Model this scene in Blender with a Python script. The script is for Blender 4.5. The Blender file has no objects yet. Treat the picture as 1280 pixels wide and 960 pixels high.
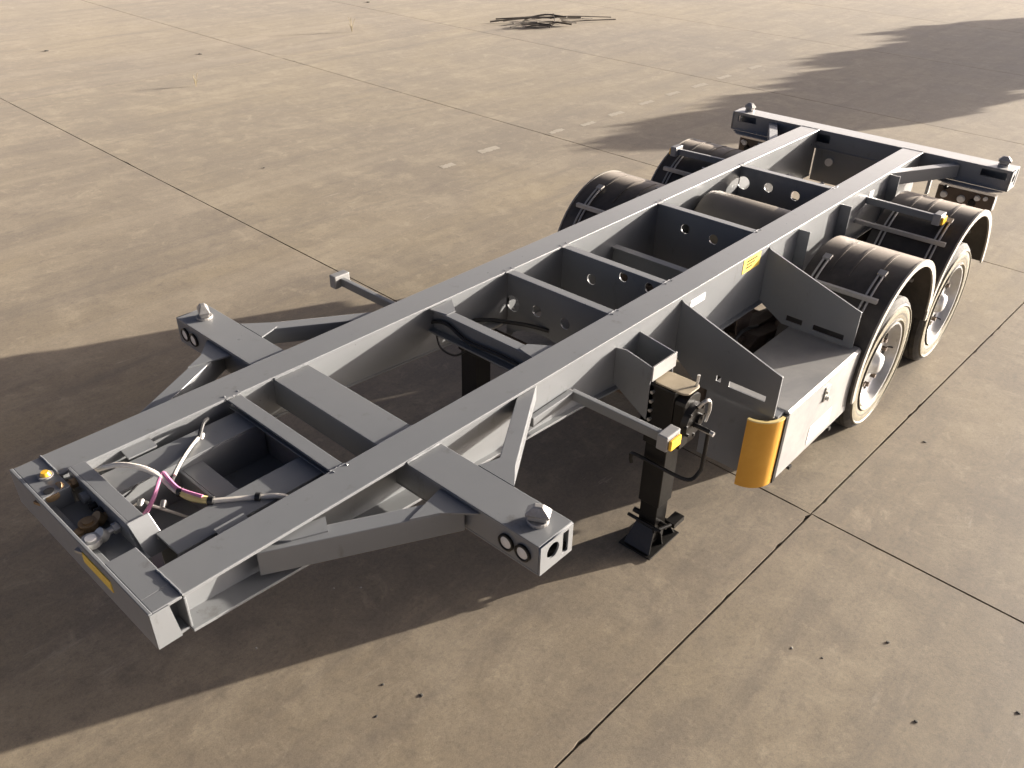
import bpy, bmesh, math, random
from mathutils import Vector, Matrix, noise

S = bpy.context.scene
COL = S.collection
random.seed(7)
PI = math.pi

# ---------------------------------------------------------------- camera
cam_d = bpy.data.cameras.new('camera')
cam = bpy.data.objects.new('camera', cam_d)
COL.objects.link(cam)
S.camera = cam
cam_d.sensor_width = 36.0
cam_d.lens = 36.0 * 1055.06 / 1280.0
cam_d.clip_start = 0.05
cam_d.clip_end = 3000
FW = Vector((0.6315813, 0.55680285, -0.53951427))
RT = Vector((0.67018341, -0.74195698, 0.0188161))
UP = Vector((0.38981952, 0.37345741, 0.84176618))
m = Matrix.Identity(4)
for i in range(3):
    m[i][0] = RT[i]; m[i][1] = UP[i]; m[i][2] = -FW[i]
m[0][3], m[1][3], m[2][3] = -1.7008, -2.5723, 3.3252
cam.matrix_world = m
S.render.resolution_x = 1024
S.render.resolution_y = 768

# ---------------------------------------------------------------- light
SUN_EL = math.radians(9.0)
SUN_AZ = math.atan2(-0.47, 1.0)
to_sun = Vector((math.cos(SUN_EL) * math.cos(SUN_AZ), math.cos(SUN_EL) * math.sin(SUN_AZ), math.sin(SUN_EL)))
W = bpy.data.worlds.new('World')
S.world = W
W.use_nodes = True
wn = W.node_tree.nodes
bg = wn['Background']
sky = wn.new('ShaderNodeTexSky')
sky.sky_type = 'NISHITA'
sky.sun_disc = False
sky.sun_elevation = SUN_EL
sky.sun_rotation = math.atan2(to_sun.x, to_sun.y)
sky.air_density = 0.05
sky.dust_density = 1.6
sky.ozone_density = 0.0
W.node_tree.links.new(sky.outputs[0], bg.inputs[0])
bg.inputs[1].default_value = 0.15
sun_d = bpy.data.lights.new('sun', 'SUN')
sun_d.energy = 5.0
sun_d.angle = math.radians(0.45)
sun_d.color = (1.0, 0.91, 0.79)
sun = bpy.data.objects.new('sun', sun_d)
COL.objects.link(sun)
sun.rotation_euler = to_sun.to_track_quat('Z', 'Y').to_euler()
S.view_settings.view_transform = 'Standard'
S.view_settings.look = 'None'
S.view_settings.exposure = 1.66
S.view_settings.gamma = 1.0
S.view_settings.use_curve_mapping = False


# ---------------------------------------------------------------- materials
def new_mat(name):
    mt = bpy.data.materials.new(name)
    mt.use_nodes = True
    nt = mt.node_tree
    return mt, nt, nt.nodes['Principled BSDF']


def node(nt, typ, **kw):
    n = nt.nodes.new(typ)
    for k, v in kw.items():
        if k.startswith('i_'):
            key = k[2:]
            key = int(key) if key.isdigit() else key.replace('_', ' ')
            n.inputs[key].default_value = v
        else:
            setattr(n, k, v)
    return n


def ramp(nt, fac, stops):
    r = nt.nodes.new('ShaderNodeValToRGB')
    e = r.color_ramp.elements
    while len(e) < len(stops):
        e.new(0.5)
    for x, (p, c) in zip(e, stops):
        x.position = p
        x.color = (*c, 1) if len(c) == 3 else c
    nt.links.new(fac, r.inputs[0])
    return r.outputs[0]


def mix(nt, fac, a, b, mode='MIX'):
    n = nt.nodes.new('ShaderNodeMix')
    n.data_type = 'RGBA'
    n.blend_type = mode
    for sock, v in ((n.inputs[0], fac), (n.inputs[6], a), (n.inputs[7], b)):
        if hasattr(v, 'links') or hasattr(v, 'is_linked'):
            nt.links.new(v, sock)
        elif isinstance(v, (int, float)):
            sock.default_value = v
        else:
            sock.default_value = (*v, 1)
    return n.outputs[2]


def tex_noise(nt, vec, scale, detail=6, rough=0.55, dist=0.0):
    n = node(nt, 'ShaderNodeTexNoise')
    n.inputs['Scale'].default_value = scale
    n.inputs['Detail'].default_value = detail
    n.inputs['Roughness'].default_value = rough
    n.inputs['Distortion'].default_value = dist
    nt.links.new(vec, n.inputs['Vector'])
    return n.outputs['Fac']


def pos(nt, scale=None, rot=0.0):
    g = node(nt, 'ShaderNodeNewGeometry')
    if scale is None:
        return g.outputs['Position']
    mp = node(nt, 'ShaderNodeMapping')
    mp.inputs['Scale'].default_value = scale
    mp.inputs['Rotation'].default_value = (0, 0, rot)
    nt.links.new(g.outputs['Position'], mp.inputs['Vector'])
    return mp.outputs[0]


def bump(nt, h, bs, strength=0.3, dist=0.01):
    b = node(nt, 'ShaderNodeBump')
    b.inputs['Strength'].default_value = strength
    b.inputs['Distance'].default_value = dist
    nt.links.new(h, b.inputs['Height'])
    nt.links.new(b.outputs[0], bs.inputs['Normal'])


def surface_mat(name, c1, c2, rough=0.5, metal=0.0, scale=6.0, dust=None, dust_amt=0.0, bump_s=0.05, spec=0.5, dark=None):
    """two-tone noisy surface with dust lying in patches and small dark scuffs"""
    mt, nt, bs = new_mat(name)
    p = pos(nt)
    n1 = tex_noise(nt, p, scale, 8, 0.65)
    col = mix(nt, ramp(nt, n1, [(0.3, (0, 0, 0)), (0.7, (1, 1, 1))]), c1, c2)
    if dust:
        n2 = tex_noise(nt, p, scale * 0.45, 10, 0.7, 0.6)
        f = ramp(nt, n2, [(0.42, (0, 0, 0)), (0.75, (dust_amt,) * 3)])
        col = mix(nt, f, col, dust)
    if dark:
        n3 = tex_noise(nt, pos(nt, (1, 1, 0.35)), scale * 5, 5, 0.7)
        f = ramp(nt, n3, [(0.61, (0, 0, 0)), (0.72, (0.55,) * 3)])
        col = mix(nt, f, col, dark)
    nt.links.new(col, bs.inputs['Base Color'])
    n4 = tex_noise(nt, p, scale * 3, 6, 0.7)
    rr = node(nt, 'ShaderNodeMapRange')
    rr.inputs['To Min'].default_value = max(0.05, rough - 0.1)
    rr.inputs['To Max'].default_value = min(1, rough + 0.14)
    nt.links.new(n4, rr.inputs['Value'])
    nt.links.new(rr.outputs[0], bs.inputs['Roughness'])
    bs.inputs['Metallic'].default_value = metal
    bs.inputs['Specular IOR Level'].default_value = spec
    if bump_s:
        bump(nt, tex_noise(nt, p, scale * 14, 4, 0.6), bs, bump_s, 0.004)
    return mt


def dusty(mt, w, r, tint=(1.0, 0.94, 0.86, 1)):
    b = mt.node_tree.nodes['Principled BSDF']
    b.inputs['Sheen Weight'].default_value = w
    b.inputs['Sheen Roughness'].default_value = r
    b.inputs['Sheen Tint'].default_value = tint


PAINT = surface_mat('grey_paint', (0.150, 0.158, 0.166), (0.168, 0.176, 0.183), 0.30, 0, 2.2,
                    (0.22, 0.215, 0.205), 0.22, 0.015, 0.7, (0.085, 0.08, 0.075))
dusty(PAINT, 0.42, 0.28, (1.0, 0.98, 0.96, 1))
PALE = surface_mat('pale_grey_metal', (0.225, 0.225, 0.224), (0.265, 0.263, 0.26), 0.4, 0, 5.0,
                   (0.5, 0.47, 0.43), 0.4, 0.04)
WHITE = surface_mat('white_vinyl', (0.72, 0.72, 0.70), (0.78, 0.77, 0.75), 0.4, 0, 20)
BLACK = surface_mat('black_enamel', (0.006, 0.006, 0.006), (0.011, 0.010, 0.009), 0.35, 0, 9.0,
                    (0.04, 0.034, 0.028), 0.3, 0.05, 0.35)
PLASTIC = surface_mat('black_fender_plastic', (0.03, 0.025, 0.02), (0.045, 0.038, 0.032), 0.52, 0, 4.0,
                      (0.14, 0.118, 0.095), 0.75, 0.08)
dusty(PLASTIC, 0.45, 0.3, (1.0, 0.88, 0.76, 1))
EDGE = surface_mat('dusty_fender_edge', (0.30, 0.28, 0.24), (0.38, 0.35, 0.30), 0.6, 0, 12.0)
RUBBER = surface_mat('tyre_rubber', (0.018, 0.017, 0.016), (0.03, 0.028, 0.025), 0.8, 0, 14.0,
                     (0.14, 0.12, 0.09), 0.5, 0.15)
GALV = surface_mat('galvanised_steel', (0.45, 0.45, 0.44), (0.6, 0.59, 0.56), 0.38, 0.75, 18.0, (0.4, 0.36, 0.3), 0.5)
LOCK = surface_mat('worn_zinc', (0.26, 0.26, 0.26), (0.40, 0.39, 0.37), 0.45, 0.4, 25.0, (0.16, 0.13, 0.1), 0.6)
STRAP = surface_mat('dusty_steel_strap', (0.40, 0.38, 0.345), (0.50, 0.47, 0.43), 0.5, 0.2, 18.0)
RIM = surface_mat('silver_wheel_paint', (0.50, 0.50, 0.50), (0.60, 0.60, 0.59), 0.34, 0.45, 9.0, (0.30, 0.26, 0.19), 0.55, 0.05, 0.5, (0.16, 0.12, 0.08))
RUST = surface_mat('rusty_brown_steel', (0.065, 0.047, 0.034), (0.11, 0.078, 0.055), 0.75, 0, 12.0,
                   (0.13, 0.1, 0.075), 0.6, 0.15)
TANK = surface_mat('dusty_air_tank_paint', (0.19, 0.165, 0.13), (0.24, 0.21, 0.165), 0.42, 0, 4.0,
                   (0.22, 0.2, 0.17), 0.5, 0.04)
TAN = surface_mat('tan_primer', (0.30, 0.25, 0.17), (0.36, 0.30, 0.21), 0.6, 0, 20.0)
YELLOW = surface_mat('amber_yellow_plastic', (0.62, 0.30, 0.03), (0.70, 0.36, 0.045), 0.45, 0, 5.0)
AMBER = surface_mat('amber_lens', (0.75, 0.42, 0.03), (0.85, 0.5, 0.05), 0.25, 0, 30.0)
GREYHOSE = surface_mat('white_hose', (0.62, 0.58, 0.52), (0.72, 0.68, 0.6), 0.5, 0, 30.0)
PINK = surface_mat('pink_hose', (0.5, 0.18, 0.32), (0.56, 0.22, 0.38), 0.5, 0, 30.0)
CREAM = surface_mat('yellow_sleeve', (0.68, 0.52, 0.2), (0.75, 0.6, 0.28), 0.5, 0, 30.0)
CABLE = surface_mat('black_cable', (0.012, 0.012, 0.012), (0.02, 0.02, 0.02), 0.5, 0, 30.0)
BRASS = surface_mat('dull_brass', (0.28, 0.19, 0.1), (0.36, 0.25, 0.14), 0.45, 0.6, 30.0)
REFL = surface_mat('yellow_reflective_tape', (0.72, 0.46, 0.05), (0.8, 0.58, 0.12), 0.5, 0, 60.0)
REDLENS = surface_mat('red_lens', (0.3, 0.02, 0.015), (0.36, 0.03, 0.02), 0.3, 0, 30.0)
LENS = surface_mat('white_lens', (0.66, 0.64, 0.6), (0.72, 0.7, 0.66), 0.2, 0, 60.0)
ROCK = surface_mat('dark_pebble', (0.05, 0.045, 0.04), (0.1, 0.09, 0.075), 0.9, 0, 60.0)
PALEROCK = surface_mat('pale_chip', (0.4, 0.37, 0.32), (0.5, 0.46, 0.4), 0.9, 0, 60.0)
BARK = surface_mat('bark', (0.07, 0.05, 0.035), (0.11, 0.08, 0.055), 0.9, 0, 9.0)
LEAF = surface_mat('foliage', (0.045, 0.07, 0.025), (0.07, 0.10, 0.035), 0.7, 0, 3.0)
STRAW = surface_mat('dry_straw', (0.2, 0.17, 0.1), (0.3, 0.25, 0.16), 0.9, 0, 40.0)
SCRAPWOOD = surface_mat('dark_scrap', (0.09, 0.077, 0.064), (0.15, 0.13, 0.105), 0.85, 0, 20.0)


def sidewall_mat():
    """rubber with yellowish road dust clinging in rings round the sidewall"""
    mt, nt, bs = new_mat('dusty_tyre_sidewall')
    tc = node(nt, 'ShaderNodeTexCoord')
    sep = node(nt, 'ShaderNodeSeparateXYZ')
    nt.links.new(tc.outputs['Object'], sep.inputs[0])
    cx = node(nt, 'ShaderNodeCombineXYZ')
    nt.links.new(sep.outputs[0], cx.inputs[0])
    nt.links.new(sep.outputs[2], cx.inputs[1])
    ln = node(nt, 'ShaderNodeVectorMath', operation='LENGTH')
    nt.links.new(cx.outputs[0], ln.inputs[0])
    n = tex_noise(nt, tc.outputs['Object'], 9, 9, 0.75)
    ad = node(nt, 'ShaderNodeMath', operation='MULTIPLY_ADD')
    nt.links.new(n, ad.inputs[0])
    ad.inputs[1].default_value = 0.035
    nt.links.new(ln.outputs['Value'], ad.inputs[2])
    mr = node(nt, 'ShaderNodeMapRange')
    mr.inputs['From Min'].default_value = 0.300
    mr.inputs['From Max'].default_value = 0.492
    nt.links.new(ad.outputs[0], mr.inputs['Value'])
    d = (0.21, 0.182, 0.112)
    r = (0.055, 0.05, 0.04)
    c = ramp(nt, mr.outputs[0], [(0.05, r), (0.14, d), (0.34, (0.23, 0.20, 0.135)), (0.40, r), (0.46, d),
                                 (0.70, (0.20, 0.178, 0.125)), (0.76, r), (0.84, d), (0.97, (0.06, 0.055, 0.05))])
    n2 = tex_noise(nt, tc.outputs['Object'], 40, 6, 0.7)
    c = mix(nt, ramp(nt, n2, [(0.42, (0, 0, 0)), (0.66, (0.75,) * 3)]), c, (0.10, 0.088, 0.065))
    nt.links.new(c, bs.inputs['Base Color'])
    bs.inputs['Roughness'].default_value = 0.6
    bump(nt, n2, bs, 0.25, 0.006)
    return mt


SIDEWALL = sidewall_mat()


def concrete_mat(name='trowelled_concrete', base=False):
    mt, nt, bs = new_mat(name)
    p = pos(nt)
    big = tex_noise(nt, p, 0.22, 5, 0.6, 0.8)
    mid = tex_noise(nt, p, 1.3, 9, 0.68, 0.6)
    fine = tex_noise(nt, p, 9.0, 10, 0.72)
    grain = tex_noise(nt, p, 160.0, 3, 0.6)
    streak = tex_noise(nt, pos(nt, (0.35, 2.6, 1), 0.35), 1.6, 7, 0.65, 0.4)
    warm = (0.325, 0.265, 0.172)
    cool = (0.225, 0.188, 0.143)
    pale = (0.42, 0.355, 0.255)
    if base:
        warm, cool, pale = [tuple(0.8 * c for c in k) for k in (warm, cool, pale)]
    wide = tex_noise(nt, p, 0.09, 4, 0.6, 0.5)
    fmid = tex_noise(nt, p, 3.6, 10, 0.74, 0.9)
    c = mix(nt, ramp(nt, big, [(0.36, (0, 0, 0)), (0.64, (1, 1, 1))]), cool, warm)
    c = mix(nt, ramp(nt, wide, [(0.42, (0, 0, 0)), (0.60, (0.6,) * 3)]), c, (0.215, 0.183, 0.145))
    c = mix(nt, ramp(nt, mid, [(0.48, (0, 0, 0)), (0.72, (0.7,) * 3)]), c, pale)
    c = mix(nt, ramp(nt, streak, [(0.5, (0, 0, 0)), (0.70, (0.6,) * 3)]), c, (0.175, 0.148, 0.118))
    c = mix(nt, ramp(nt, fmid, [(0.50, (0, 0, 0)), (0.68, (0.45,) * 3)]), c, (0.165, 0.138, 0.108))
    c = mix(nt, ramp(nt, fmid, [(0.32, (0.6,) * 3), (0.44, (0, 0, 0))]), c, pale)
    c = mix(nt, ramp(nt, fine, [(0.54, (0, 0, 0)), (0.70, (0.55,) * 3)]), c, (0.15, 0.125, 0.098))
    c = mix(nt, ramp(nt, fine, [(0.28, (0.55,) * 3), (0.44, (0, 0, 0))]), c, pale)
    tracks = tex_noise(nt, pos(nt, (0.06, 1.5, 1), 0.06), 1.0, 6, 0.6, 0.25)
    c = mix(nt, ramp(nt, tracks, [(0.54, (0, 0, 0)), (0.68, (0.5,) * 3)]), c, (0.16, 0.136, 0.112))
    c = mix(nt, ramp(nt, tracks, [(0.30, (0.4,) * 3), (0.42, (0, 0, 0))]), c, (0.38, 0.32, 0.235))
    grit = tex_noise(nt, p, 45.0, 6, 0.75)
    c = mix(nt, 1.0, c, ramp(nt, grit, [(0.3, (0.78,) * 3), (0.5, (1.0,) * 3), (0.72, (1.12, 1.1, 1.06))]), 'MULTIPLY')
    g = mix(nt, 1.0, c, ramp(nt, grain, [(0.3, (0.82,) * 3), (0.7, (1.05,) * 3)]), 'MULTIPLY')
    # scattered dark oil spots
    v = node(nt, 'ShaderNodeTexVoronoi')
    v.inputs['Scale'].default_value = 1.5
    nt.links.new(p, v.inputs['Vector'])
    wob = tex_noise(nt, p, 22, 4, 0.6)
    av = node(nt, 'ShaderNodeMath', operation='MULTIPLY_ADD')
    nt.links.new(wob, av.inputs[0]); av.inputs[1].default_value = 0.05
    nt.links.new(v.outputs['Distance'], av.inputs[2])
    g = mix(nt, ramp(nt, av.outputs[0], [(0.034, (0.6,) * 3), (0.052, (0, 0, 0))]), g, (0.09, 0.075, 0.06))
    # chalky scuffs, short and stretched one way
    sc = tex_noise(nt, pos(nt, (1.2, 7.5, 1), 0.2), 2.2, 6, 0.75, 0.3)
    scm = tex_noise(nt, p, 0.9, 3, 0.5)
    mm = node(nt, 'ShaderNodeMath', operation='MULTIPLY')
    nt.links.new(ramp(nt, sc, [(0.60, (0, 0, 0)), (0.72, (1, 1, 1))]), mm.inputs[0])
    nt.links.new(ramp(nt, scm, [(0.52, (0, 0, 0)), (0.66, (0.75,) * 3)]), mm.inputs[1])
    g = mix(nt, mm.outputs[0], g, (0.46, 0.41, 0.33))
    oi = node(nt, 'ShaderNodeObjectInfo')
    tint = ramp(nt, oi.outputs['Random'], [(0.0, (0.90, 0.89, 0.91)), (1.0, (1.02, 1.01, 0.98))])
    g = mix(nt, 1.0, g, tint, 'MULTIPLY')
    nt.links.new(g, bs.inputs['Base Color'])
    rr = node(nt, 'ShaderNodeMapRange')
    rr.inputs['To Min'].default_value = 0.5
    rr.inputs['To Max'].default_value = 0.8
    nt.links.new(mid, rr.inputs['Value'])
    nt.links.new(rr.outputs[0], bs.inputs['Roughness'])
    bs.inputs['Specular IOR Level'].default_value = 0.4
    bs.inputs['Sheen Weight'].default_value = 0.10
    bs.inputs['Sheen Roughness'].default_value = 0.45
    bs.inputs['Sheen Tint'].default_value = (1.0, 0.92, 0.8, 1)
    bs.inputs['Diffuse Roughness'].default_value = 0.2
    hs = node(nt, 'ShaderNodeMath', operation='MULTIPLY_ADD')
    nt.links.new(grain, hs.inputs[0]); hs.inputs[1].default_value = 0.25
    nt.links.new(fine, hs.inputs[2])
    bump(nt, hs.outputs[0], bs, 0.22, 0.006)
    return mt


CONCRETE = concrete_mat()
SUBBASE = concrete_mat('old_concrete_bed', True)


def worn_paint():
    mt, nt, bs = new_mat('worn_white_road_paint')
    p = pos(nt)
    n = tex_noise(nt, p, 14, 8, 0.75, 0.5)
    c = mix(nt, ramp(nt, n, [(0.50, (0, 0, 0)), (0.7, (1, 1, 1))]), (0.45, 0.405, 0.33), (0.32, 0.27, 0.19))
    nt.links.new(c, bs.inputs['Base Color'])
    bs.inputs['Roughness'].default_value = 0.7
    return mt


ROADPAINT = worn_paint()


# ---------------------------------------------------------------- mesh helpers
class MB:
    def __init__(self):
        self.bm = bmesh.new()

    def poly(self, pts):
        return self.bm.faces.new([self.bm.verts.new(p) for p in pts])

    def box(self, x0, x1, y0, y1, z0, z1):
        v = [self.bm.verts.new((x, y, z)) for x in (x0, x1) for y in (y0, y1) for z in (z0, z1)]
        for f in ((0, 1, 3, 2), (4, 6, 7, 5), (0, 4, 5, 1), (2, 3, 7, 6), (0, 2, 6, 4), (1, 5, 7, 3)):
            self.bm.faces.new([v[i] for i in f])
        return self

    def prism(self, pts, vec):
        """closed outline swept along vec"""
        vec = Vector(vec)
        a = [self.bm.verts.new(p) for p in pts]
        b = [self.bm.verts.new(Vector(p) + vec) for p in pts]
        self.bm.faces.new(a)
        self.bm.faces.new(b[::-1])
        n = len(a)
        for i in range(n):
            self.bm.faces.new((a[i], b[i], b[(i + 1) % n], a[(i + 1) % n]))
        return self

    def bar(self, p0, p1, w, h, up=(0, 0, 1)):
        """rectangular bar from p0 to p1 (centre line)"""
        p0, p1 = Vector(p0), Vector(p1)
        d = (p1 - p0).normalized()
        s = d.cross(Vector(up)).normalized()
        u = s.cross(d).normalized()
        q = [p0 + s * a * w / 2 + u * b * h / 2 for a, b in ((-1, -1), (1, -1), (1, 1), (-1, 1))]
        return self.prism(q, p1 - p0)

    def cyl(self, p0, p1, r, n=16, r2=None):
        p0, p1 = Vector(p0), Vector(p1)
        d = (p1 - p0).normalized()
        s = d.orthogonal().normalized()
        t = d.cross(s)
        r2 = r if r2 is None else r2
        a = [self.bm.verts.new(p0 + (s * math.cos(2 * PI * i / n) + t * math.sin(2 * PI * i / n)) * r) for i in range(n)]
        b = [self.bm.verts.new(p1 + (s * math.cos(2 * PI * i / n) + t * math.sin(2 * PI * i / n)) * r2) for i in range(n)]
        self.bm.faces.new(a[::-1])
        self.bm.faces.new(b)
        for i in range(n):
            self.bm.faces.new((a[i], a[(i + 1) % n], b[(i + 1) % n], b[i]))
        return self

    def tube(self, pts, r, n=8, smooth_steps=6):
        """round tube along a smoothed path"""
        P = [Vector(p) for p in pts]
        if smooth_steps and len(P) > 2:
            Q = []
            for i in range(len(P) - 1):
                p0 = P[max(i - 1, 0)]; p1 = P[i]; p2 = P[i + 1]; p3 = P[min(i + 2, len(P) - 1)]
                for k in range(smooth_steps):
                    t = k / smooth_steps
                    Q.append(0.5 * ((2 * p1) + (p2 - p0) * t + (2 * p0 - 5 * p1 + 4 * p2 - p3) * t * t
                                    + (3 * p1 - p0 - 3 * p2 + p3) * t ** 3))
            Q.append(P[-1])
            P = Q
        rings = []
        ref = None
        for i, p in enumerate(P):
            d = (P[min(i + 1, len(P) - 1)] - P[max(i - 1, 0)]).normalized()
            if ref is None:
                ref = d.orthogonal().normalized()
            s = (ref - d * ref.dot(d)).normalized()
            ref = s
            t = d.cross(s)
            rings.append([self.bm.verts.new(p + (s * math.cos(2 * PI * k / n) + t * math.sin(2 * PI * k / n)) * r)
                          for k in range(n)])
        for a, b in zip(rings, rings[1:]):
            for k in range(n):
                self.bm.faces.new((a[k], a[(k + 1) % n], b[(k + 1) % n], b[k]))
        self.bm.faces.new(rings[0][::-1])
        self.bm.faces.new(rings[-1])
        return self

    def lathe(self, prof, n=48, axis='Y', c=(0, 0, 0), closed=True):
        """profile of (radius, along) turned round the axis"""
        rings = []
        for r, a in prof:
            ring = []
            for i in range(n):
                t = 2 * PI * i / n
                if axis == 'Y':
                    v = (r * math.cos(t), a, r * math.sin(t))
                elif axis == 'X':
                    v = (a, r * math.cos(t), r * math.sin(t))
                else:
                    v = (r * math.cos(t), r * math.sin(t), a)
                ring.append(self.bm.verts.new(Vector(v) + Vector(c)))
            rings.append(ring)
        m_ = len(rings)
        for j in range(m_ if closed else m_ - 1):
            a, b = rings[j], rings[(j + 1) % m_]
            for i in range(n):
                self.bm.faces.new((a[i], a[(i + 1) % n], b[(i + 1) % n], b[i]))
        return self

    def build(self, name, mat, parent=None, loc=(0, 0, 0), bev=0.0, smooth=False, mats=None):
        bmesh.ops.recalc_face_normals(self.bm, faces=self.bm.faces)
        me = bpy.data.meshes.new(name)
        self.bm.to_mesh(me)
        self.bm.free()
        return link(name, me, mat, parent, loc, bev, smooth)


def link(name, me, mat, parent=None, loc=(0, 0, 0), bev=0.0, smooth=False):
    o = bpy.data.objects.new(name, me)
    COL.objects.link(o)
    me.materials.append(mat)
    o.location = loc
    if smooth:
        for p in me.polygons:
            p.use_smooth = True
        me.set_sharp_from_angle(angle=math.radians(38))
    if bev:
        b = o.modifiers.new('bevel', 'BEVEL')
        b.width = bev
        b.segments = 2
        b.limit_method = 'ANGLE'
        b.angle_limit = math.radians(40)
    if parent:
        o.parent = parent
        o.matrix_parent_inverse = Matrix.Translation(-world_loc(parent))
    return o


def world_loc(o):
    v = Vector((0, 0, 0))
    while o is not None:
        v += o.location if o.parent is None else Vector((0, 0, 0))
        if o.parent is not None:
            v += o.location
            # child locations are given in world space, so stop here
            return Vector(o.location)
        o = o.parent
    return v


def holed_plate(outline, holes, thick):
    """plate with round or slotted holes; outline in (u, v); returns a mesh in the uv plane, depth along w"""
    cu = bpy.data.curves.new('plate', 'CURVE')
    cu.dimensions = '2D'
    cu.fill_mode = 'BOTH'
    cu.extrude = thick / 2

    def spl(pts):
        s = cu.splines.new('POLY')
        s.points.add(len(pts) - 1)
        for q, p in zip(s.points, pts):
            q.co = (p[0], p[1], 0, 1)
        s.use_cyclic_u = True
    spl(outline)
    for h in holes:
        if len(h) == 3:
            u, v, r = h
            spl([(u + r * math.cos(2 * PI * i / 20), v + r * math.sin(2 * PI * i / 20)) for i in range(20)])
        else:
            u0, u1, v0, v1 = h
            spl([(u0, v0), (u1, v0), (u1, v1), (u0, v1)])
    o = bpy.data.objects.new('plate', cu)
    me = bpy.data.meshes.new_from_object(o)
    bpy.data.objects.remove(o)
    return me


def plate_x(name, x, outline, holes, thick, mat, parent, bev=0.0):
    """holed plate standing across the trailer: outline in (y, z)"""
    me = holed_plate(outline, holes, thick)
    me.transform(Matrix(((0, 0, 1, x), (1, 0, 0, 0), (0, 1, 0, 0), (0, 0, 0, 1))))
    return link(name, me, mat, parent, bev=bev)


def plate_y(name, y, outline, holes, thick, mat, parent, bev=0.0):
    """holed plate standing along the trailer: outline in (x, z)"""
    me = holed_plate(outline, holes, thick)
    me.transform(Matrix(((1, 0, 0, 0), (0, 0, -1, y), (0, 1, 0, 0), (0, 0, 0, 1))))
    return link(name, me, mat, parent, bev=bev)


def tag(o, label, cat, group=None, kind=None):
    o['label'] = label
    o['category'] = cat
    if group:
        o['group'] = group
    if kind:
        o['kind'] = kind
    return o


def struct(o):
    o['kind'] = 'structure'
    return o


# ---------------------------------------------------------------- ground
GROT = math.radians(-1.8)
g = MB()
g.poly([(-900, -900, -0.03), (900, -900, -0.03), (900, 900, -0.03), (-900, 900, -0.03)])
ground = struct(g.build('ground', SUBBASE))


def gpt(x, y):
    """yard grid (along, across) -> world"""
    c, s = math.cos(GROT), math.sin(GROT)
    # grid origin at the joint crossing by the tool box
    return (2.36 + c * x - s * y, -1.385 + s * x + c * y)


XS = [-13.7, -9.15, -4.6, 0.0, 4.62, 9.1, 13.65, 18.2, 22.75, 27.3, 31.85]
YS = [-12.6, -6.3, 0.0, 12.7, 25.4, 38.0]


def slab(x0, x1, y0, y1, near):
    gap = 0.0062
    n = 110 if near else 16
    rnd = random.Random(int(x0 * 31 + y0 * 17))

    def edge(ax, ay, bx, by, nx, ny):
        out = []
        for i in range(n):
            t = i / n
            d = gap + 0.0022 * noise.noise(Vector((ax + (bx - ax) * t, ay + (by - ay) * t, 3.1)) * 2.3)
            if near:
                d += 0.0018 * abs(noise.noise(Vector((ax + (bx - ax) * t, ay + (by - ay) * t, 7.7)) * 17))
                if rnd.random() < 0.03:
                    d += rnd.uniform(0.003, 0.009)
            out.append((ax + (bx - ax) * t + nx * d, ay + (by - ay) * t + ny * d))
        return out
    loop = edge(x0, y0, x1, y0, 0, 1) + edge(x1, y0, x1, y1, -1, 0) + edge(x1, y1, x0, y1, 0, -1) + edge(x0, y1, x0, y0, 1, 0)
    mb = MB()
    top = [(*gpt(*q), 0.0) for q in loop]
    mb.prism(top, (0, 0, -0.026))
    mb.build('slab', CONCRETE, ground)


for i in range(len(XS) - 1):
    for j in range(len(YS) - 1):
        slab(XS[i], XS[i + 1], YS[j], YS[j + 1], 1 <= i <= 5 and 1 <= j <= 3)

# worn painted dashes in a row beside the joint
rp = random.Random(3)
for (x, y, L) in [(5.2, 4.74, .22), (5.95, 4.82, .36), (7.25, 4.74, .30), (7.85, 4.66, .30), (8.55, 4.70, .34),
                  (9.4, 4.75, .36), (10.2, 4.78, .34), (10.95, 4.78, .4), (11.8, 4.8, .4), (12.9, 4.8, .4)]:
    mb = MB()
    a = rp.uniform(-0.06, 0.04) + GROT
    w = rp.uniform(.085, .12)
    k = 14
    pts = []
    for i in range(k):
        pts.append((L * i / k, -w / 2 + rp.uniform(-.012, .012)))
    for i in range(k):
        pts.append((L - L * i / k, w / 2 + rp.uniform(-.012, .012)))
    c, s = math.cos(a), math.sin(a)
    mb.poly([(x + c * u - s * v, y + s * u + c * v, 0.0015) for u, v in pts])
    mb.build('painted_dash', ROADPAINT, ground)

# ---------------------------------------------------------------- trailer
trailer = bpy.data.objects.new('container_trailer', None)
COL.objects.link(trailer)
trailer.location = (2.3, 0, 0)
tag(trailer, 'grey skeletal container trailer with two axles parked on landing legs', 'trailer')
T = trailer
ZT = 1.272
A, B = 0.364, 0.530          # inner and outer edge of a main beam flange
YC = (A + B) / 2


def bottom(x):
    k = [(-1.08, 1.115), (-0.4, 1.075), (0.3, 1.03), (1.1, 0.975), (1.5, 0.93), (2.2, 0.86), (5.9, 0.86)]
    for (x0, z0), (x1, z1) in zip(k, k[1:]):
        if x <= x1:
            return z0 + (z1 - z0) * (x - x0) / (x1 - x0)
    return 0.86


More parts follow.
